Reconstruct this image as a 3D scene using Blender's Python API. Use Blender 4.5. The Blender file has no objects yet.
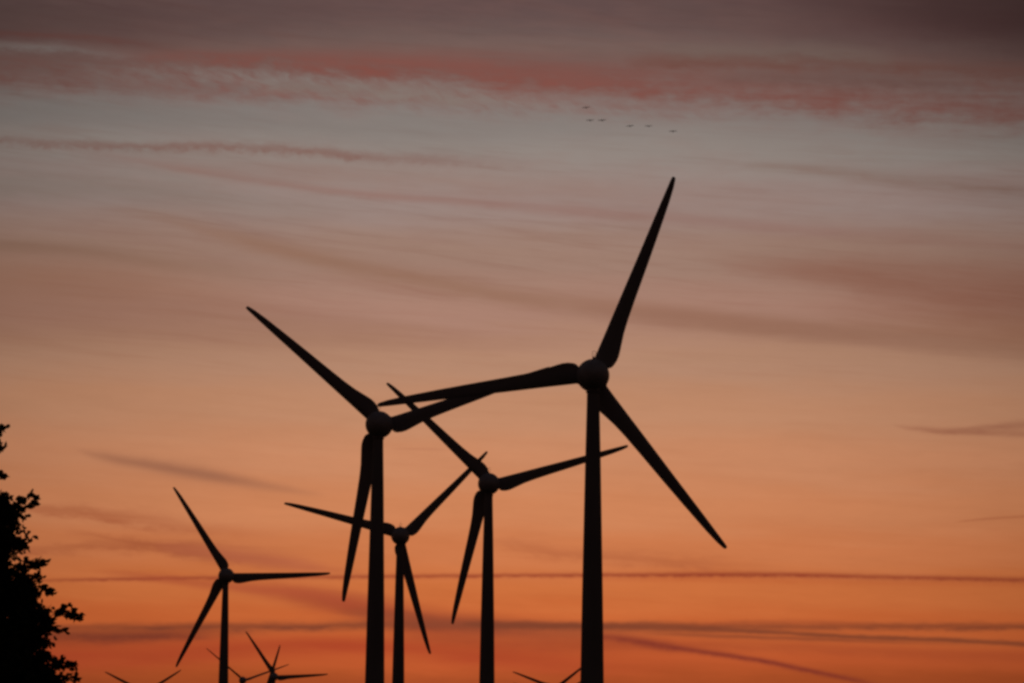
import bpy, bmesh, math, random
from mathutils import Vector, Matrix

random.seed(7)
scene = bpy.context.scene
COL = scene.collection
PI = math.pi
R = math.radians

# ------------------------------------------------------------------ camera
W, H = 1024, 683
LENS = 105.0
F = LENS / 36.0 * W                    # focal length in pixels
PITCH = math.atan((778 - H / 2) / F)   # horizon lies below the frame
ROLL = R(0.45)
CAM = Vector((0, 0, 1.7))
cam_rot = Matrix.Rotation(PI / 2 + PITCH, 3, 'X') @ Matrix.Rotation(ROLL, 3, 'Z')
cd = bpy.data.cameras.new('camera')
cam = bpy.data.objects.new('camera', cd)
COL.objects.link(cam)
cam.matrix_world = Matrix.Translation(CAM) @ cam_rot.to_4x4()
cd.lens = LENS
cd.sensor_width = 36
cd.clip_start = 0.5
cd.clip_end = 60000
scene.camera = cam


def ray(x, y):
    return cam_rot @ Vector(((x - W / 2) / F, -(y - H / 2) / F, -1.0))


def at(x, y, depth):
    return CAM + ray(x, y) * depth


def sky_ang(x, y):                     # compass bearing and height above the horizon, degrees
    d = ray(x, y).normalized()
    return math.degrees(math.atan2(d.x, d.y)), math.degrees(math.asin(d.z))


def lin(c):
    return tuple(((v / 255) / 12.92 if v / 255 <= .04045 else ((v / 255 + .055) / 1.055) ** 2.4) for v in c)


# ------------------------------------------------------------------ helpers
def link_mesh(name, verts, faces, mat, parent=None, smooth=True):
    me = bpy.data.meshes.new(name)
    me.from_pydata(verts, [], faces)
    me.validate()
    bm = bmesh.new()
    bm.from_mesh(me)
    bmesh.ops.recalc_face_normals(bm, faces=bm.faces)
    bm.to_mesh(me)
    bm.free()
    if smooth:
        me.polygons.foreach_set('use_smooth', [True] * len(me.polygons))
    me.materials.append(mat)
    o = bpy.data.objects.new(name, me)
    COL.objects.link(o)
    if parent:
        o.parent = parent
    return o


def revolve(profile, axis='Z', seg=48):
    """profile: list of (r, h); returns verts, faces (capped)."""
    v, f = [], []
    for r, h in profile:
        for k in range(seg):
            a = 2 * PI * k / seg
            if axis == 'Z':
                v.append((r * math.cos(a), r * math.sin(a), h))
            else:
                v.append((r * math.cos(a), h, r * math.sin(a)))
    n = len(profile)
    for i in range(n - 1):
        for k in range(seg):
            k2 = (k + 1) % seg
            f.append((i * seg + k, i * seg + k2, (i + 1) * seg + k2, (i + 1) * seg + k))
    f.append(tuple(range(seg)))
    f.append(tuple(range((n - 1) * seg, n * seg)))
    return v, f


class MB:
    def __init__(self):
        self.v, self.f = [], []

    def add(self, v, f):
        b = len(self.v)
        self.v += [tuple(p) for p in v]
        self.f += [tuple(i + b for i in q) for q in f]

    def tube(self, pts, rads, seg=8):
        v, f = [], []
        n = len(pts)
        pts = [Vector(p) for p in pts]
        up = Vector((0.31, 0.2, 0.93))
        for i, p in enumerate(pts):
            d = (pts[min(i + 1, n - 1)] - pts[max(i - 1, 0)]).normalized()
            s = d.cross(up)
            if s.length < 1e-3:
                s = d.cross(Vector((1, 0, 0)))
            s.normalize()
            t = s.cross(d)
            for k in range(seg):
                a = 2 * PI * k / seg
                v.append(p + (s * math.cos(a) + t * math.sin(a)) * rads[i])
        for i in range(n - 1):
            for k in range(seg):
                k2 = (k + 1) % seg
                f.append((i * seg + k, i * seg + k2, (i + 1) * seg + k2, (i + 1) * seg + k))
        f.append(tuple(range(seg)))
        f.append(tuple(range((n - 1) * seg, n * seg)))
        self.add(v, f)

    def build(self, name, mat, parent=None, smooth=True):
        return link_mesh(name, self.v, self.f, mat, parent, smooth)


def tag(o, label=None, cat=None, group=None, kind=None):
    if label:
        o['label'] = label
    if cat:
        o['category'] = cat
    if group:
        o['group'] = group
    if kind:
        o['kind'] = kind


# ------------------------------------------------------------------ materials
def material(name, c1, c2, scale, rough=0.6, bump=0.0, stretch=(1, 1, 1), transl=None):
    m = bpy.data.materials.new(name)
    m.use_nodes = True
    nt = m.node_tree
    b = nt.nodes['Principled BSDF']
    tc = nt.nodes.new('ShaderNodeTexCoord')
    mp = nt.nodes.new('ShaderNodeMapping')
    mp.inputs['Scale'].default_value = stretch
    nz = nt.nodes.new('ShaderNodeTexNoise')
    nz.inputs['Scale'].default_value = scale
    nz.inputs['Detail'].default_value = 5
    cr = nt.nodes.new('ShaderNodeValToRGB')
    cr.color_ramp.elements[0].position = .32
    cr.color_ramp.elements[1].position = .68
    cr.color_ramp.elements[0].color = (*c1, 1)
    cr.color_ramp.elements[1].color = (*c2, 1)
    nt.links.new(tc.outputs['Object'], mp.inputs['Vector'])
    nt.links.new(mp.outputs['Vector'], nz.inputs['Vector'])
    nt.links.new(nz.outputs['Fac'], cr.inputs['Fac'])
    nt.links.new(cr.outputs['Color'], b.inputs['Base Color'])
    b.inputs['Roughness'].default_value = rough
    if bump:
        bp = nt.nodes.new('ShaderNodeBump')
        bp.inputs['Strength'].default_value = bump
        nt.links.new(nz.outputs['Fac'], bp.inputs['Height'])
        nt.links.new(bp.outputs['Normal'], b.inputs['Normal'])
    return m


M_TOWER = material('tower_paint', (.30, .30, .29), (.38, .38, .37), .35, .65, .05, (1, 1, .25))
M_NAC = material('nacelle_paint', (.50, .50, .50), (.60, .60, .60), .8, .5)
M_BLADE = material('blade_gelcoat', (.34, .34, .34), (.40, .40, .40), .3, .55)
M_STEEL = material('galvanised_steel', (.25, .25, .26), (.35, .35, .36), 4, .5)
M_BARK = material('bark', (.045, .033, .024), (.09, .068, .05), 9, .9, .6, (1, 1, .25))
M_LEAF = material('leaf', (.020, .032, .012), (.04, .06, .02), 1.4, .7)
M_FIELD = material('field', (.045, .06, .022), (.09, .085, .04), .012, .95)
M_FEATHER = material('feather', (.20, .17, .15), (.28, .25, .22), 6, .85)

# ------------------------------------------------------------------ ground
def ground():
    n, half = 64, 30000.0
    v, f = [], []

    def warp(t):                        # denser near the camera
        return math.copysign(abs(t) ** 2.2, t) * half
    for j in range(n + 1):
        for i in range(n + 1):
            v.append((warp(2 * i / n - 1), warp(2 * j / n - 1), 0))
    for j in range(n):
        for i in range(n):
            a = j * (n + 1) + i
            f.append((a, a + 1, a + n + 2, a + n + 1))
    o = link_mesh('ground', v, f, M_FIELD)
    tag(o, kind='structure')


ground()

# ------------------------------------------------------------------ wind turbines
BR = 35.9          # rotor radius, metres
ROT_Y = 4.0        # rotor plane ahead of the tower axis
TILT = R(4.0)


def interp(tab, x):
    for (x0, y0), (x1, y1) in zip(tab, tab[1:]):
        if x <= x1:
            t = (x - x0) / (x1 - x0)
            return y0 + (y1 - y0) * t
    return tab[-1][1]


def blade_mesh():
    LE = [(.03, -.0235), (.075, -.0240), (.2, -.0215), (.4, -.0185), (.6, -.0150), (.8, -.0125), (.95, -.0095), (.985, -.0085), (.996, -.007), (1, -.004)]
    TE = [(.030, .0235), (.053, .0235), (.0555, .040), (.059, .0545), (.068, .0650), (.080, .0715), (.105, .0770), (.130, .0775),
          (.155, .0740), (.18, .0695), (.235, .0600), (.30, .0535), (.41, .0480), (.587, .0408), (.71, .0348), (.88, .0252), (.95, .0185), (.985, .0125), (.996, .0095), (1, .004)]
    TH = [(.03, .047), (.053, .047), (.08, .042), (.12, .036), (.2, .024), (.4, .0135), (.7, .007), (1, .0015)]
    TW = [(.03, 0), (.06, 16), (.12, 15), (.3, 8), (.6, 3), (1, 0)]
    st = [.030, .045, .053, .0555, .059, .063, .068, .074, .080, .09, .105, .118, .130, .142, .155, .18, .205, .235, .27, .31, .36, .41, .47, .53, .587, .65, .71,
          .77, .83, .88, .92, .95, .97, .985, .992, .996, 1]
    seg = 20
    v, f = [], []
    for r in st:
        le, te, th, tw = interp(LE, r), interp(TE, r), interp(TH, r), R(interp(TW, r))
        ch = (te - le) / math.cos(tw)
        cx = (te + le) / 2
        rnd = 1.0 if r <= .053 else max(0.0, 1 - (r - .053) / .03)   # round root -> aerofoil
        for k in range(seg):
            a = 2 * PI * k / seg
            x = math.cos(a) * .5                   # +.5 trailing edge
            s = math.sin(a)
            # aerofoil: fat near leading edge, sharp at the trailing edge
            u = .5 - x                              # 1 at LE, 0 at TE
            y = .5 * s * (rnd + (1 - rnd) * (.25 + 1.1 * u) * (.35 + .65 * min(1, u * 2.2)))
            X, Y = x * ch, y * th
            c, sn = math.cos(tw), math.sin(tw)
            px = X * c + Y * sn
            py = -X * sn + Y * c
            v.append(((px + cx) * BR, py * BR, r * BR))
    n = len(st)
    for i in range(n - 1):
        for k in range(seg):
            k2 = (k + 1) % seg
            f.append((i * seg + k, i * seg + k2, (i + 1) * seg + k2, (i + 1) * seg + k))
    f.append(tuple(range(seg)))
    f.append(tuple(range((n - 1) * seg, n * seg)))
    return v, f


def make_turbine():
    root = bpy.data.objects.new('wind_turbine', None)
    COL.objects.link(root)
    # tower: origin at hub height, foot runs a little into the soil
    prof = [(1.03, -2.0), (1.03, -2.9), (1.06, -5), (1.27, -14), (1.50, -26), (1.69, -36), (1.90, -50), (2.14, -64), (2.28, -72), (2.36, -78)]
    tower = link_mesh('tower', *revolve(prof, 'Z', 48), M_TOWER, root)
    m = MB()
    m.add(*revolve([(1.04, -2.75), (1.2, -2.8), (1.2, -3.0), (1.04, -3.05)], 'Z', 40))
    m.build('flange', M_STEEL, tower)
    # nacelle: egg, round tail towards -Y
    prof = [(.02, -3.82), (.58, -3.72), (1.12, -3.42), (1.6, -2.95), (1.98, -2.3), (2.28, -1.45), (2.5, -.5), (2.63, .5), (2.70, 1.4), (2.73, 2.1), (2.73, 2.75), (2.66, 2.8)]
    nac = link_mesh('nacelle', *revolve(prof, 'Y', 56), M_NAC, root)
    nac.rotation_euler = (TILT, 0, 0)
    # wind sensor: short post and open hoop on the roof
    m = MB()
    zt = 2.5
    m.tube([(0, -.6, zt - .25), (0, -.6, zt + .42)], [.2, .17], 12)
    hoop = []
    for k in range(13):
        a = PI * k / 12
        hoop.append((.30 * -math.cos(a) + .12, -.6, zt + 1.05 + .32 * math.sin(a)))
    hoop = [(-.18, -.6, zt + .35)] + hoop + [(.42, -.6, zt + .35)]
    m.tube(hoop, [.035] * len(hoop), 8)
    m.tube([(.12, -.6, zt + .35), (.12, -.6, zt + .95)], [.03, .02], 6)
    m.build('wind_sensor', M_STEEL, nac)
    # spinner
    prof = [(2.58, 2.86), (2.62, 2.92), (2.62, 3.5), (2.52, 4.2), (2.3, 4.9), (1.95, 5.7), (1.45, 6.3), (.8, 6.75), (.02, 6.9)]
    hub = link_mesh('hub', *revolve(prof, 'Y', 56), M_NAC, root)
    hub.rotation_euler = (TILT, 0, 0)
    bv, bf = blade_mesh()
    b0 = link_mesh('blade', bv, bf, M_BLADE, root)
    for _ in range(2):
        b = b0.copy()
        COL.objects.link(b)
        b.parent = root
    c = MB()
    c.add(*revolve([(.86, 2.35), (1.0, 2.36), (1.0, 2.68), (.86, 2.7)], 'Z', 32))
    col0 = c.build('root_collar', M_STEEL, b0)
    for b in [o for o in root.children if o.name.startswith('blade') and o is not b0]:
        k = col0.copy()
        COL.objects.link(k)
        k.parent = b
    return root


def kids(o):
    return [c for c in bpy.data.objects if c.parent == o]


def copy_tree(o, parent=None):
    c = o.copy()
    COL.objects.link(c)
    c.parent = parent
    for ch in kids(o):
        copy_tree(ch, c)
    return c


def place(root, x, y, rpx, ang, yaw, label, pitch=0):
    D = F * 35.5 / rpx
    P = at(x, y + .7, D)                     # rotor centre
    off = Matrix.Rotation(yaw, 3, 'Z') @ (Matrix.Rotation(TILT, 3, 'X') @ Vector((0, ROT_Y, 0)))
    T = P - off
    root.location = (T.x, T.y, 0)
    root.rotation_euler = (0, 0, yaw)
    i = 0
    for ch in kids(root):
        if ch.name.startswith('blade'):
            phi = R(90 - ang - 120 * i)
            i += 1
            mt = Matrix.Translation((0, 0, T.z)) @ Matrix.Rotation(TILT, 4, 'X') @ Matrix.Translation((0, ROT_Y, 0)) @ Matrix.Rotation(phi, 4, 'Y') @ Matrix.Rotation(-pitch, 4, 'Z')
            ch.matrix_local = mt
        else:
            ch.location = (0, 0, T.z)
    tag(root, label, 'wind turbine', 'wind turbines of the wind farm against the sunset')
    print('turbine', [round(t, 1) for t in T])


TURBINES = [
    (592.6, 375.5, 214.6, 68.2, 0, 'largest dark wind turbine, right of all others, one blade pointing up and right'),
    (379.8, 424.4, 177.6, 138.9, -1.6, 'second largest wind turbine, left of centre, long blade pointing up and left'),
    (489.0, 483.4, 142.6, 135.8, -0.8, 'mid sized wind turbine standing between the two tallest turbines'),
    (400.6, 535.4, 119.8, 164.8, 0, 'wind turbine just right of the second largest tower, one blade almost level to the left'),
    (226.6, 575.0, 102.4, 121.9, 1, 'wind turbine standing alone at left with one blade level to the right'),
    (274.3, 676.0, 53.0, 123.2, 1, 'small far turbine with hub at the bottom edge and one level blade pointing right'),
    (242.9, 679.6, 48.3, 139.6, 0, 'small far thin bladed turbine directly beside the lone left tower'),
    (265.3, 689.8, 47.1, 72.8, 0, 'far turbine behind another small one, only its steep upward blade showing'),
    (143.3, 692.3, 43.6, 152.0, 0, 'far turbine at bottom left, only two blade tips in a wide V'),
    (553.6, 688.2, 44.0, 158.0, 0, 'far turbine left of the largest tower, only two blades in a wide V'),
    (550.3, 700.9, 40.5, 154.0, 0, 'farthest turbine with only one blade tip showing beside the largest tower'),
]
proto = make_turbine()
trees = [proto] + [copy_tree(proto) for _ in TURBINES[1:]]
bpy.context.view_layer.update()
for o, (x, y, r, a, yw, lab) in zip(trees, TURBINES):
    place(o, x, y, r, a, R(yw), lab, R(50) if 'thin bladed' in lab else 0)

# ------------------------------------------------------------------ birds
def bird_mesh():
    S = 8
    # body stations along +Y (head): y, half width, half height, z
    st = [(-.42, .012, .008, .02), (-.34, .06, .018, .02), (-.24, .075, .05, .0), (-.12, .095, .08, -.01), (.02, .105, .09, -.015), (.14, .09, .08, -.01),
          (.24, .055, .055, .0), (.32, .03, .034, .01), (.44, .025, .028, .015), (.52, .034, .036, .02), (.57, .028, .028, .018), (.62, .012, .01, .012), (.66, .004, .004, .01)]
    v, f = [], []
    for y, w, h, z in st:
        for k in range(S):
            a = 2 * PI * (k + .5) / S
            v.append((w * math.cos(a), y, z + h * math.sin(a)))
    n = len(st)
    skip = {(3, 7), (4, 7), (3, 3), (4, 3)}         # openings for the wings
    for i in range(n - 1):
        for k in range(S):
            if (i, k) in skip:
                continue
            k2 = (k + 1) % S
            f.append((i * S + k, i * S + k2, (i + 1) * S + k2, (i + 1) * S + k))
    f.append(tuple(range(S)))
    f.append(tuple(range((n - 1) * S, n * S)))
    # wing sections: span x, trailing y, leading y, z, thickness
    sec = [(.22, -.17, .13, .03, .035), (.40, -.17, .16, .05, .03), (.56, -.14, .14, .05, .024), (.68, -.10, .08, .03, .016), (.76, -.08, -.01, .01, .008)]
    for side, ku, kl in ((1, 0, 7), (-1, 3, 4)):
        prev = [3 * S + ku, 4 * S + ku, 5 * S + ku, 5 * S + kl, 4 * S + kl, 3 * S + kl]
        for x, yt, yl, z, t in sec:
            ym = (yt + yl) / 2 + .03
            b = len(v)
            v += [(side * x, yt, z + t * .2), (side * x, ym, z + t * .5), (side * x, yl, z + t * .3),
                  (side * x, yl, z - t * .3), (side * x, ym, z - t * .5), (side * x, yt, z - t * .2)]
            cur = list(range(b, b + 6))
            for q in range(6):
                q2 = (q + 1) % 6
                f.append((prev[q], prev[q2], cur[q2], cur[q]))
            prev = cur
        f.append(tuple(prev))
    return v, f


BIRDS = [
    (586.0, 107.6, 'highest bird of the flock, above the two leftmost birds'),
    (590.0, 120.3, 'left bird of the close pair below the highest bird'),
    (602.0, 120.3, 'right bird of the close pair below the highest bird'),
    (630.0, 126.0, 'left of the two birds in the middle of the flock'),
    (648.5, 126.1, 'right of the two birds in the middle of the flock'),
    (673.0, 131.3, 'rightmost and lowest bird of the flock'),
]
b0 = link_mesh('bird', *bird_mesh(), M_FEATHER)
sm = b0.modifiers.new('round', 'SUBSURF')
sm.levels = sm.render_levels = 1
for i, (x, y, lab) in enumerate(BIRDS):
    o = b0 if i == 0 else b0.copy()
    if i:
        COL.objects.link(o)
    o.location = at(x, y, 520 + 14 * math.sin(i * 2.1))
    o.rotation_euler = (R(-6 + random.uniform(-3, 3)), R(random.uniform(-4, 4)), R(-12 + random.uniform(-5, 5)))
    tag(o, lab, 'bird', 'birds flying in a loose line high above the turbines')

# ------------------------------------------------------------------ tree at the left edge
def tree():
    D = 40.0
    px = D / F
    base = at(-150, 905, D)
    base.z = 0
    root = bpy.data.objects.new('broadleaf_tree', None)
    COL.objects.link(root)
    root.location = base
    rnd = random.Random(11)

    def loc(x, y, dy=0.0):
        d = D + dy
        return at(x - 3, y, D) - base + Vector((0, dy, 0))

    # leafy masses: centre and radii in metres relative to the foot of the tree
    lobes = []

    def lobe(x, y, rx, ry, dy=0.0, ryy=None, n=1.0):
        lobes.append((loc(x, y, dy), rx * px, (ryy or rx) * px, ry * px, n))
    # right-hand outline
    lobe(-13, 441, 13, 14, .1)
    lobe(-14, 474, 14, 15, -.2)
    lobe(-40, 450, 34, 40, .2, 60)
    lobe(-3, 513, 22, 22, .0, 40)
    lobe(-30, 520, 50, 36, -.3, 70)
    lobe(-3, 546, 16, 17, .2, 30)
    lobe(-14, 578, 30, 22, -.4, 60)
    lobe(24, 582, 20, 16, .1, 30)
    lobe(3, 606, 34, 22, .5, 60)
    lobe(36, 620, 22, 13, .0, 28)
    lobe(8, 640, 44, 26, .2, 60)
    lobe(20, 668, 42, 26, -.4, 60)
    lobe(42, 677, 20, 11, .3, 22)
    lobe(-20, 690, 66, 34, .5, 90)
    lobe(10, 715, 60, 30, -.2, 80)
    lobe(-20, 750, 70, 36, .3, 80)
    lobe(-60, 790, 80, 38, -.5, 90)
    # rest of the crown, behind and left of the frame edge
    for k in range(46):
        t = rnd.random()
        yy = 420 + 390 * t
        wid = 150 * math.sin(PI * (0.12 + .80 * t)) + 10
        xx = -150 + rnd.uniform(-1, .78) * wid
        lobe(xx, yy, rnd.uniform(40, 66), rnd.uniform(26, 42), rnd.uniform(-1, 1) * wid * px * 1.0, None, .55 if xx < -100 else 1.0)
    # ---- trunk and limbs
    m = MB()
    tk = [Vector((0, 0, -.2)), Vector((.02, .0, .5)), Vector((.0, .05, 1.4)), Vector((.06, .0, 2.4)), Vector((.02, -.06, 3.4)), Vector((.10, 0, 4.5)), Vector((.08, .04, 5.6)), Vector((.14, 0, 6.4))]
    tr = [.30, .22, .19, .17, .14, .10, .06, .02]
    m.tube(tk, tr, 14)
    twigs = []
    for c, rx, ryy, rz, n in lobes:
        # start on the trunk somewhat below the mass
        hz = max(1.1, min(5.8, c.z - .55 * math.hypot(c.x, c.y) - .1))
        for a, b in zip(tk, tk[1:]):
            if a.z <= hz <= b.z:
                s = a.lerp(b, (hz - a.z) / (b.z - a.z))
        mid = s.lerp(c, .5) + Vector((rnd.uniform(-.15, .15), rnd.uniform(-.15, .15), -.12))
        m.tube([s, s.lerp(mid, .5) + Vector((0, 0, .03)), mid, mid.lerp(c, .6), c], [.055, .045, .032, .02, .008], 7)
        for _ in range(7):
            d = Vector((rnd.gauss(0, 1), rnd.gauss(0, 1), rnd.gauss(.1, 1))).normalized()
            e = c + Vector((d.x * rx, d.y * ryy, d.z * rz)) * rnd.uniform(.7, 1.0)
            q = mid.lerp(c, rnd.uniform(.3, 1))
            m.tube([q, q.lerp(e, .5) + Vector((0, 0, .03)), e], [.012, .008, .003], 5)
            twigs.append((q, e))
    # outstanding twigs on the outline
    for x0, y0, x1, y1, dy in ((14, 506, 36, 494, .0), (18, 510, 37, 502, .05), (14, 536, 27, 543, .1), (30, 570, 46, 561, .1), (34, 585, 53, 590, .05), (52, 617, 72, 606, .0), (60, 615, 81, 613, .05),
                               (66, 613, 83, 618, .0), (40, 655, 72, 663, .2), (48, 664, 75, 665, .2), (50, 674, 77, 678, .25), (-4, 436, 4, 428, .1), (-2, 450, 5, 447, 0), (-2, 472, 8, 477, 0),
                               (30, 628, 68, 630, 0), (20, 560, 40, 563, .1)):
        a, b = loc(x0, y0, dy), loc(x1, y1, dy)
        m.tube([a, a.lerp(b, .5), b], [.007, .005, .003], 5)
        for _ in range(2):
            twigs.append((a, b))
    m.build('trunk', M_BARK, root)
    # ---- leaves
    verts, faces = [], []
    shape = [(0, 0), (.17, .06), (.42, .22), (.36, .40), (.45, .60), (.22, .72), (.0, 1.0), (-.22, .72), (-.45, .60), (-.36, .40), (-.42, .22), (-.17, .06)]

    def leaf(p, size, out):
        d = (out + Vector((rnd.gauss(0, .9), rnd.gauss(0, .9), rnd.gauss(-.25, .8)))).normalized()
        s = d.cross(Vector((rnd.gauss(0, 1), rnd.gauss(0, 1), rnd.gauss(0, 1)))).normalized()
        nrm = s.cross(d)
        b = len(verts)
        curl = rnd.uniform(.05, .3)
        for x, y in shape:
            verts.append(p + (s * (x * .85) + d * y + nrm * (curl * abs(x) - .15 * y * y)) * size)
        faces.append((b, b + 1, b + 2, b + 3, b + 4, b + 5, b + 6))
        faces.append((b, b + 6, b + 7, b + 8, b + 9, b + 10, b + 11))

    for c, rx, ryy, rz, n in lobes:
        vol = (rx * ryy * rz) ** (1 / 3)
        cnt = int(5600 * vol * vol * n) + 150
        # small sprays inside the mass, so the rim breaks up into tufts
        for _ in range(max(8, cnt // 11)):
            d = Vector((rnd.gauss(0, 1), rnd.gauss(0, 1), rnd.gauss(0, 1))).normalized()
            rr = rnd.random() ** .45
            sc = c + Vector((d.x * rx, d.y * ryy, d.z * rz)) * rr
            sd = (d + Vector((rnd.gauss(0, .6), rnd.gauss(0, .6), rnd.gauss(0, .5)))).normalized()
            L = rnd.uniform(.05, .16)
            for q in range(11):
                t = rnd.random()
                p = sc + sd * L * (t - .5) + Vector((rnd.gauss(0, .03), rnd.gauss(0, .03), rnd.gauss(0, .03)))
                leaf(p, rnd.uniform(.055, .10) * (rnd.uniform(.7, 1.05) if rr > .72 else 1.3), sd)
    for a, b in twigs:
        L = (b - a).length
        d = (b - a).normalized()
        for q in range(int(8 + L * 40)):
            t = .25 + .8 * rnd.random()
            leaf(a.lerp(b, t) + Vector((rnd.gauss(0, .02), rnd.gauss(0, .02), rnd.gauss(0, .02))), rnd.uniform(.055, .095), d)
    me = bpy.data.meshes.new('crown')
    me.from_pydata([tuple(p) for p in verts], [], faces)
    me.materials.append(M_LEAF)
    o = bpy.data.objects.new('crown', me)
    COL.objects.link(o)
    o.parent = root
    print('leaves', len(faces) // 2)
    tag(root, 'dark leafy broadleaf tree cut off by the left edge of the view', 'tree')


tree()

# ------------------------------------------------------------------ sky
world = bpy.data.worlds.new('World')
scene.world = world
world.use_nodes = True
nt = world.node_tree
nt.nodes.clear()
N = nt.nodes.new
LK = nt.links.new
AS, ES = 24.0, 20.0                    # bearing range -12..12 deg, height range 0..20 deg


def setin(sock, v):
    if isinstance(v, (int, float)):
        sock.default_value = v
    elif isinstance(v, tuple):
        sock.default_value = v
    else:
        LK(v, sock)


def mth(op, a, b=0.0, c=0.0, clamp=False):
    n = N('ShaderNodeMath')
    n.operation = op
    n.use_clamp = clamp
    setin(n.inputs[0], a)
    setin(n.inputs[1], b)
    setin(n.inputs[2], c)
    return n.outputs[0]


def mix(fac, a, b, mode='MIX'):
    n = N('ShaderNodeMix')
    n.data_type = 'RGBA'
    n.blend_type = 'MULTIPLY' if mode.startswith('MULT') else mode
    n.clamp_result = False
    setin(n.inputs['Factor'], fac)
    for s, v in ((n.inputs[6], a), (n.inputs[7], b)):
        if isinstance(v, tuple):
            s.default_value = (*v[:3], 1)
        else:
            LK(v, s)
    return n.outputs[2]


def comb(x, y, z):
    n = N('ShaderNodeCombineXYZ')
    setin(n.inputs[0], x)
    setin(n.inputs[1], y)
    setin(n.inputs[2], z)
    return n.outputs[0]


tc = N('ShaderNodeTexCoord')
sp = N('ShaderNodeSeparateXYZ')
LK(tc.outputs['Generated'], sp.inputs[0])
X, Y, Z = sp.outputs
A = mth('MULTIPLY', mth('ARCTAN2', X, Y), 180 / PI)
E = mth('MULTIPLY', mth('ARCSINE', Z), 180 / PI)
S01 = mth('DIVIDE', mth('ADD', A, AS / 2), AS, clamp=True)


def noise(sx, sy, seed, detail=4, rough=.55, dist=0.0, tilt=.035):
    """cloud grain drawn out along the bearing, tilted like the streaks; 0..1, mean .5"""
    e2 = mth('ADD', E, mth('MULTIPLY', A, tilt))
    v = comb(mth('MULTIPLY', A, sx), mth('MULTIPLY', e2, sy), seed)
    n = N('ShaderNodeTexNoise')
    n.inputs['Scale'].default_value = 1
    n.inputs['Detail'].default_value = detail
    n.inputs['Roughness'].default_value = rough
    n.inputs['Distortion'].default_value = dist
    LK(v, n.inputs['Vector'])
    return n.outputs['Fac']


def centred(n, amp):
    return mth('MULTIPLY', mth('SUBTRACT', n, .5), amp)


n_long = noise(.22, 1.6, 3.1, 3, .55)              # long soft streaks
n_mid = noise(.7, 3.2, 8.7, 5, .6, .4)             # wisps
n_fine = noise(2.6, 8.0, 14.2, 4, .6, .3)          # fine feathering
n_puff = noise(5.0, 6.0, 21.9, 3, .6)              # puffs of the contrails
n_big = noise(.12, .35, 31.0, 2, .5)

# --- clear-sky glow: colour against height
ramp = N('ShaderNodeValToRGB')
ramp.color_ramp.interpolation = 'EASE'
GRAD = [(-60, (84, 66, 66)), (0, (102, 82, 80)), (60, (116, 96, 90)), (110, (136, 126, 121)), (150, (147, 135, 128)), (200, (155, 134, 127)),
        (255, (158, 126, 111)), (310, (170, 129, 112)), (360, (181, 136, 110)), (410, (193, 138, 105)), (460, (203, 137, 99)), (510, (207, 132, 89)),
        (550, (206, 122, 76)), (590, (205, 112, 61)), (625, (202, 101, 52)), (655, (192, 89, 46)), (690, (172, 80, 38)), (770, (120, 48, 26))]
els = ramp.color_ramp.elements
pts = sorted((sky_ang(512, y)[1] / ES, lin(c)) for y, c in GRAD)
while len(els) < len(pts):
    els.new(.5)
for e, (p, c) in zip(els, pts):
    e.position = p
    e.color = (*c, 1)
LK(mth('DIVIDE', mth('ADD', E, centred(n_long, .9)), ES, clamp=True), ramp.inputs[0])
sky = ramp.outputs[0]


def streak(points, color, soft=2.0, warp=None, mod=None, cut=None):
    """a cloud band: points (x, y, half width px, opacity 0..1) along its middle line"""
    n = N('ShaderNodeRGBCurve')
    chans = [[], [], []]
    for x, y, w, o in points:
        a, e = sky_ang(x, y)
        s = (a + AS / 2) / AS
        chans[0].append((s, e / ES))
        chans[1].append((s, w / 52.1))
        chans[2].append((s, o))
    for ch, pl in zip(n.mapping.curves, chans):
        while len(ch.points) < len(pl):
            ch.points.new(.5, .5)
        for p, (a, b) in zip(ch.points, sorted(pl)):
            p.location = (a, b)
            p.handle_type = 'AUTO_CLAMPED'
    n.mapping.extend = 'HORIZONTAL'
    n.mapping.update()
    LK(comb(S01, S01, S01), n.inputs['Color'])
    s3 = N('ShaderNodeSeparateColor')
    LK(n.outputs[0], s3.inputs[0])
    e = E
    for nz, amp in (warp or []):
        e = mth('ADD', e, centred(nz, amp))
    d = mth('ABSOLUTE', mth('DIVIDE', mth('SUBTRACT', e, mth('MULTIPLY', s3.outputs[0], ES)), mth('MAXIMUM', s3.outputs[1], .004)))
    g = mth('EXPONENT', mth('MULTIPLY', mth('POWER', d, soft), -1.0))
    m = mth('MULTIPLY', g, s3.outputs[2])
    for nz, k in (mod or []):
        m = mth('MULTIPLY', m, mth('ADD', 1.0, centred(nz, k)), clamp=True)
    global sky
    sky = mix(m, sky, lin(color))


# overall thin veil of pinkish streaks in the upper sky, warmer and fainter below
veil = mth('MULTIPLY', mth('SUBTRACT', n_mid, .42), 2.2, clamp=True)
up = mth('MULTIPLY', mth('SUBTRACT', E, 6.5), .25, clamp=True)
sky = mix(mth('MULTIPLY', mth('MULTIPLY', veil, up), .30), sky, lin((136, 100, 90)))

n_lump = noise(1.7, 2.6, 44.4, 4, .6, .2)         # heaped cloud edges
fib1 = noise(.30, 5.5, 51.0, 5, .62, .3, tilt=.13)   # hair-like cirrus, two slants
fib2 = noise(.38, 9.0, 63.0, 4, .6, .2, tilt=.055)


def fibres(n, lo, gain, region, dark, light):
    global sky
    f = mth('MULTIPLY', mth('MULTIPLY', mth('SUBTRACT', n, lo), gain, clamp=True), region)
    g2 = mth('MULTIPLY', mth('MULTIPLY', mth('SUBTRACT', 1 - lo, n), gain, clamp=True), region)
    sky = mix(f, sky, dark, 'MULTIPLY_LIN')
    sky = mix(g2, sky, light, 'MULTIPLY_LIN')


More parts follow.
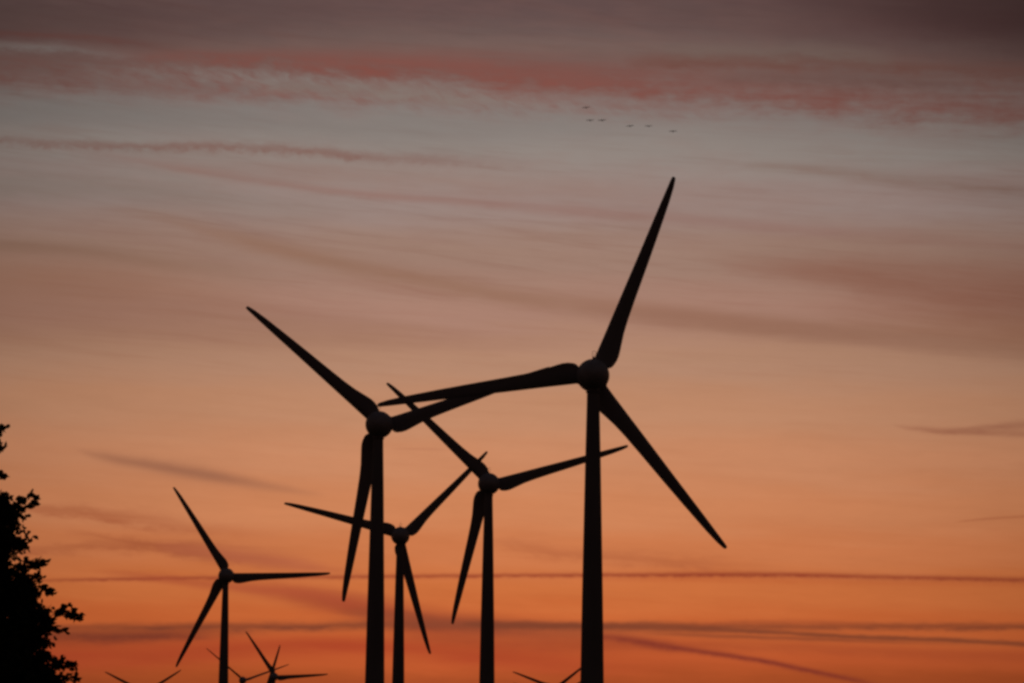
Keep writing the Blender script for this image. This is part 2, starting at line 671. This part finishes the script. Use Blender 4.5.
big1 = mth('MULTIPLY', mth('SUBTRACT', n_big, .36), 4.0, clamp=True)
mid_zone = mth('MULTIPLY', mth('SUBTRACT', E, 7.0), .4, clamp=True)
fibres(fib1, .52, 4.0, mth('MULTIPLY', big1, mid_zone), (.88, .81, .79), (1.04, 1.05, 1.06))
fibres(fib2, .52, 4.0, mth('ADD', .30, mth('MULTIPLY', mid_zone, .5)), (.92, .86, .84), (1.03, 1.03, 1.03))
w1 = [(n_mid, .28), (n_fine, .16), (n_lump, .22)]
m1 = [(n_mid, .9), (n_fine, .9), (n_lump, .7), (fib2, .8)]
# purple top
streak([(-60, 22, 34, .7), (150, 20, 30, .6), (330, 14, 30, .4), (520, 2, 30, .35), (700, 8, 34, .55), (900, 20, 44, .75), (1080, 30, 56, .8)], (93, 67, 65), 2.2, w1, [(n_long, .9)])
streak([(760, -6, 14, .0), (860, 2, 22, .35), (960, 8, 34, .6), (1080, 14, 46, .75)], (66, 45, 44), 2.2, w1, [(n_long, .6)])
# red band
streak([(-60, 66, 24, .65), (100, 70, 25, .7), (260, 72, 23, .8), (420, 68, 19, .95), (560, 74, 22, .95), (700, 83, 25, .85), (860, 93, 28, .75), (1080, 104, 30, .7)], (121, 85, 78), 2.4, w1, [(n_mid, 1.1), (n_fine, 1.1), (n_lump, .9), (fib2, 1.0)])
n_rip = noise(2.4, 6.5, 77.0, 4, .62, .5, tilt=.30)
streak([(60, 78, 10, .0), (200, 84, 12, .5), (340, 92, 13, .7), (460, 99, 12, .7), (560, 106, 10, .5), (680, 114, 9, .3), (760, 118, 8, .0)], (130, 93, 86), 2.0, w1, [(n_rip, 4.0), (n_mid, 1.0)])
streak([(60, 74, 8, .0), (180, 76, 10, .45), (320, 82, 10, .6), (420, 92, 10, .6), (520, 100, 9, .3), (620, 108, 9, .0)], (134, 120, 114), 2.0, w1, [(n_rip, -5.0), (n_mid, 1.0)])
streak([(120, 56, 6, .0), (250, 58, 7, .6), (380, 66, 14, .65), (520, 77, 16, .6), (640, 88, 13, .45), (760, 95, 11, .35), (1000, 114, 12, .3)], (131, 79, 70), 2.0, w1, [(n_mid, 1.2), (n_fine, 1.3), (n_lump, 1.2), (fib2, 1.0)])
streak([(620, 60, 6, .0), (700, 61, 8, .6), (800, 62, 8, .6), (920, 68, 9, .6), (1080, 76, 10, .6)], (112, 73, 64), 2.0, w1, m1)
streak([(700, 78, 6, .0), (800, 78, 8, .5), (900, 82, 8, .5), (980, 88, 8, .0)], (108, 82, 76), 2.0, w1, m1)
streak([(-60, 32, 3, .5), (60, 36, 3, .7), (130, 42, 4, .5), (200, 48, 5, .0)], (108, 72, 66), 2.0, [(n_fine, .1)], m1)
streak([(-60, 45, 4, .8), (50, 48, 5, .85), (90, 53, 4, .6), (150, 58, 5, .0)], (126, 111, 106), 2.0, [(n_fine, .2), (n_lump, .12)], [(n_fine, 2.0), (n_lump, 1.2)])
streak([(240, 84, 5, .0), (300, 88, 6, .5), (400, 94, 9, .6), (500, 102, 9, .3), (560, 106, 8, .0)], (130, 114, 106), 2.0, w1, [(n_fine, 2.4), (n_lump, .8)])
streak([(640, 48, 6, .0), (740, 52, 8, .5), (840, 54, 8, .5), (900, 62, 8, .0)], (116, 98, 90), 2.0, w1, m1)
# grey-blue clearings
streak([(-60, 112, 12, .7), (200, 118, 14, .6), (420, 130, 18, .6), (560, 126, 20, .5), (700, 130, 18, .25), (900, 140, 16, .25), (1080, 140, 14, .5)], (131, 123, 118), 2.0, w1, [(n_mid, .6)])
streak([(-60, 182, 16, .5), (150, 190, 16, .4), (300, 205, 16, .2), (450, 205, 16, .0)], (134, 122, 112), 2.0, w1, [(n_mid, .6)])
# crinkled contrail and thin pink streaks
streak([(-60, 136, 3, .5), (40, 143, 4, .55), (120, 147, 4, .7), (215, 147, 5, .8), (300, 151, 5, .8), (380, 158, 5, .55), (470, 162, 5, .3), (560, 166, 6, .0)], (133, 101, 92), 2.0, [(n_puff, .15), (n_fine, .14), (n_lump, .12)], [(n_puff, .9), (n_lump, .9), (n_mid, .5)])
streak([(80, 150, 5, .0), (180, 168, 5, .35), (300, 187, 4, .45), (420, 199, 5, .5), (540, 208, 6, .45), (760, 226, 7, .4), (900, 238, 8, .3), (1080, 250, 9, .25)], (145, 105, 95), 2.0, [(n_mid, .12)], [(n_mid, .8)])
streak([(120, 164, 12, .0), (300, 172, 14, .4), (520, 186, 14, .4), (700, 198, 14, .3), (900, 206, 10, .0)], (147, 117, 106), 2.0, w1, [(n_mid, .7)])
streak([(740, 164, 4, .0), (800, 168, 5, .4), (900, 180, 7, .4), (1000, 190, 8, .45), (1080, 194, 9, .4)], (130, 100, 88), 2.0, [(n_mid, .12)], m1)
# brown veil streaks
streak([(100, 205, 5, .0), (200, 228, 7, .35), (280, 250, 9, .6), (340, 265, 10, .65), (430, 282, 10, .6), (520, 298, 10, .6), (640, 312, 12, .4), (760, 326, 12, .4), (900, 336, 12, .2), (1080, 344, 10, .1)], (146, 106, 85), 2.0, [(n_mid, .16)], [(n_mid, .7)])
streak([(-60, 243, 6, .6), (60, 249, 7, .55), (170, 264, 8, .4), (300, 280, 9, .0)], (138, 104, 86), 2.0, [(n_mid, .12)], [(n_mid, .6)])
streak([(-60, 275, 26, .35), (150, 282, 26, .3), (300, 300, 20, .0)], (158, 113, 88), 2.0, w1, [(n_mid, .7)])
streak([(-60, 300, 44, .6), (80, 304, 42, .55), (200, 318, 30, .45), (350, 332, 18, .4), (480, 340, 12, .25), (620, 344, 8, .0)], (152, 108, 88), 4.0, [(n_mid, .12)], [(n_mid, .5), (fib2, .5)])
streak([(560, 303, 8, .0), (640, 313, 10, .5), (760, 326, 11, .6), (880, 338, 11, .55), (1080, 356, 12, .4)], (150, 106, 86), 3.0, [(n_mid, .10)], [(n_mid, .5), (fib2, .5)])
# brown-red cloud on the right
streak([(700, 258, 8, .0), (770, 268, 12, .4), (860, 276, 20, .65), (940, 288, 28, .7), (1080, 300, 36, .75)], (140, 92, 74), 2.8, [(n_mid, .2), (n_lump, .12)], [(n_mid, .5), (fib1, .9)])
streak([(780, 300, 12, .0), (900, 318, 18, .35), (1080, 336, 22, .6)], (150, 101, 78), 2.4, [(n_mid, .2)], [(n_mid, .5), (fib1, .9)])
# lone dark wisps
streak([(72, 448, 2, .0), (100, 456, 5, .45), (150, 465, 6, .75), (190, 472, 7, .8), (240, 481, 6, .6), (290, 490, 4, .35), (330, 496, 3, .0)], (160, 104, 78), 2.0, [(n_fine, .05)], [(n_mid, .4)])
streak([(890, 425, 1.5, .0), (912, 428, 2.5, .35), (950, 431.5, 3.2, .55), (985, 432, 3.5, .5), (1020, 434, 4, .45), (1080, 438, 4, .4)], (158, 98, 74), 2.0, [(n_fine, .06), (fib2, .05)], [(n_fine, 1.0), (fib2, .8)])
streak([(940, 431, 1.5, .0), (980, 428, 3, .45), (1024, 425, 4.5, .55), (1080, 422, 5, .5)], (156, 97, 74), 2.0, [(n_fine, .08)], [(n_fine, 1.0), (fib2, .8)])
streak([(955, 522, 1, .0), (985, 519, 1.4, .4), (1080, 513, 1.6, .4)], (170, 92, 60), 2.0, [(n_fine, .03)])
streak([(540, 444, 1, .0), (460, 450, 1, .0), (420, 449, 1, .3), (390, 449, 1, .0)], (176, 112, 84), 2.0)
# faint wisps low on the left and right
for q in ([(20, 508, 4, .3), (90, 514, 6, .55), (160, 524, 8, .45), (230, 532, 8, .2), (300, 536, 6, .0)],
          [(0, 552, 4, .4), (60, 550, 5, .5), (120, 545, 6, .5), (190, 547, 5, .4), (280, 552, 5, .1), (330, 556, 4, .0)],
          [(60, 530, 4, .0), (120, 538, 4, .4), (180, 552, 6, .5), (240, 560, 7, .4), (300, 566, 6, .0)],
          [(480, 540, 5, .0), (560, 553, 7, .4), (650, 560, 7, .4), (740, 566, 5, .15), (800, 570, 4, .0)]):
    streak(q, (168, 88, 55), 2.0, w1, m1)
# straight contrail across the view
streak([(40, 580.5, 1.8, .45), (160, 578.5, 2.1, .7), (330, 577, 2.2, .7), (520, 575.6, 2.4, .75), (640, 575.0, 2.6, .8), (760, 574.7, 3.0, .85), (880, 577.2, 2.8, .8), (1080, 581, 3.0, .75)], (152, 66, 43), 2.0, [(n_puff, .045), (n_lump, .02)], [(n_puff, .7), (n_mid, .5)])
streak([(560, 579, 2, .0), (700, 580, 2.6, .3), (900, 583, 3, .3), (1080, 586, 3, .25)], (190, 92, 50), 2.0, [(n_puff, .04)], [(n_puff, .5)])
# reddish diagonal below it
streak([(220, 585, 5, .0), (280, 594, 9, .4), (350, 606, 12, .85), (430, 622, 13, .8), (520, 632, 12, .55), (640, 640, 10, .2), (760, 650, 8, .0)], (158, 68, 43), 2.2, [(n_mid, .14)], [(n_mid, .7)])
streak([(90, 570, 3, .0), (150, 577, 4, .4), (220, 586, 6, .55), (290, 592, 8, .6), (350, 600, 8, .4), (420, 606, 6, .0)], (174, 80, 52), 2.2, [(n_mid, .12), (n_fine, .06)], [(n_mid, .9), (fib2, .8)])
streak([(150, 545, 4, .0), (210, 552, 7, .5), (270, 560, 8, .5), (330, 570, 6, .25), (380, 576, 4, .0)], (176, 92, 66), 2.2, [(n_mid, .14), (n_fine, .06)], [(n_mid, .9), (fib2, .8)])
# dark bars near the horizon
wb = [(n_mid, .12), (n_fine, .07), (n_lump, .07)]
mb = [(n_mid, .9), (n_fine, .7)]
streak([(-60, 637, 8, .8), (75, 637, 8, .8), (150, 636, 7, .75), (215, 634, 5, .4), (280, 631, 4, .0)], (116, 56, 41), 2.2, wb, mb)
streak([(-60, 628, 3, .4), (75, 627, 3.5, .5), (200, 627, 4, .75), (300, 627, 5, .8), (400, 625, 5, .75), (480, 625, 4, .7)], (124, 63, 43), 2.2, wb, mb)
streak([(330, 611, 4, .0), (380, 615, 6, .5), (440, 622, 8, .65), (520, 629, 9, .55), (600, 633, 8, .4), (680, 634, 6, .0)], (140, 70, 46), 2.2, wb, mb)
streak([(460, 624, 3, .0), (500, 625.5, 4, .8), (560, 626, 4, .8), (640, 627, 4.5, .75), (700, 629, 4, .75), (760, 631.5, 2.4, .8), (860, 637, 2.8, .85), (940, 640, 2.8, .8), (1080, 647, 3, .75)], (124, 64, 43), 2.2, [(n_fine, .05), (n_lump, .05)], [(n_mid, .5)])
streak([(640, 633, 2, .0), (700, 635.5, 2.5, .6), (780, 638, 2.4, .7), (860, 641, 2.2, .5), (940, 644, 2, .2), (1000, 648, 2, .0)], (132, 66, 43), 2.0, [(n_fine, .05)], [(n_mid, .6)])
streak([(690, 626, 1.5, .0), (720, 623, 2, .35), (800, 622, 3, .4), (840, 623, 2.5, .35), (880, 624, 2, .0)], (165, 78, 45), 2.0, [(n_fine, .06)], mb)
streak([(380, 632, 8, .0), (450, 640, 9, .5), (540, 646, 9, .5), (640, 645, 7, .45), (760, 646, 6, .4), (900, 652, 7, .35), (1080, 658, 8, .3)], (156, 68, 40), 2.2, wb, mb)
streak([(580, 634, 3, .0), (620, 639, 4, .75), (655, 645, 4.5, .85), (690, 650, 3, .8), (730, 656, 2.8, .85), (780, 664.5, 3, .85), (830, 675, 2.8, .8), (870, 684, 3, .5), (900, 692, 3, .0)], (132, 54, 40), 2.0, [(n_puff, .03), (n_lump, .05)], [(n_puff, .5), (n_mid, .5)])
# red glow bands at the bottom
streak([(-60, 656, 16, .55), (120, 656, 14, .58), (240, 648, 11, .55), (330, 645, 9, .65), (400, 648, 9, .6), (470, 656, 11, .6), (560, 664, 12, .5), (640, 668, 12, .2), (800, 670, 12, .05), (1080, 672, 12, .05)], (168, 62, 38), 2.0, [(n_mid, .16)], [(n_mid, 1.0)])
streak([(-60, 684, 12, .5), (200, 690, 12, .3), (400, 690, 14, .4), (640, 694, 14, .35), (1080, 690, 14, .3)], (146, 62, 36), 2.0, w1, [(n_mid, .8)])

# fine unevenness everywhere
tex = mth('ADD', 1.0, mth('ADD', centred(n_long, .16), mth('ADD', centred(n_mid, .10), centred(n_fine, .05))))
g = comb(tex, tex, tex)
sky = mix(1.0, sky, g, 'MULTIPLY')
# glow weakens off the sunset bearing; lens corner darkening is put into the sky colour
hi = mth('ADD', 1.0, mth('MULTIPLY', mth('MAXIMUM', mth('SUBTRACT', E, 9.5), 0.0), .12))
fall = mth('EXPONENT', mth('MULTIPLY', mth('MULTIPLY', mth('POWER', mth('ABSOLUTE', mth('DIVIDE', A, 16.2)), 2.4), hi), -1.0))
sky = mix(1.0, sky, comb(fall, fall, fall), 'MULTIPLY')

# --- the rest of the dusk sky
nish = N('ShaderNodeTexSky')
nish.sky_type = 'NISHITA'
nish.sun_disc = False
nish.sun_elevation = R(-2.0)
nish.sun_rotation = R(0)
nish.altitude = 50
nsk = mix(1.0, nish.outputs[0], mix(mth('MULTIPLY', Z, 1.5, clamp=True), (.150, .062, .044), (.13, .105, .10)), 'MULTIPLY')
front = mth('MULTIPLY', mth('SUBTRACT', 1.0, mth('DIVIDE', mth('SUBTRACT', mth('ABSOLUTE', A), 13), 25.0, clamp=True)),
            mth('SUBTRACT', 1.0, mth('DIVIDE', mth('SUBTRACT', E, 17), 25.0, clamp=True)))
sky = mix(front, nsk, sky)

bg = N('ShaderNodeBackground')
LK(sky, bg.inputs['Color'])
bg.inputs['Strength'].default_value = 1.0
out = N('ShaderNodeOutputWorld')
LK(bg.outputs[0], out.inputs['Surface'])

# ------------------------------------------------------------------ sun: just at the horizon, behind the turbines
sl = bpy.data.lights.new('sun', 'SUN')
sl.energy = 0.02
sl.angle = R(0.5)
sl.color = (1, .55, .3)
so = bpy.data.objects.new('sun', sl)
COL.objects.link(so)
so.location = (0, 200, 60)
so.rotation_euler = (R(-89.5), 0, 0)   # travels towards -Y

# ------------------------------------------------------------------ render
scene.view_settings.view_transform = 'Standard'
scene.view_settings.look = 'None'
scene.view_settings.exposure = 0
scene.render.engine = 'CYCLES'
scene.cycles.max_bounces = 3
scene.cycles.diffuse_bounces = 2
world.cycles.sampling_method = 'MANUAL'
world.cycles.sample_map_resolution = 256
scene.cycles.pixel_filter_type = 'BLACKMAN_HARRIS'
scene.cycles.filter_width = 3.0
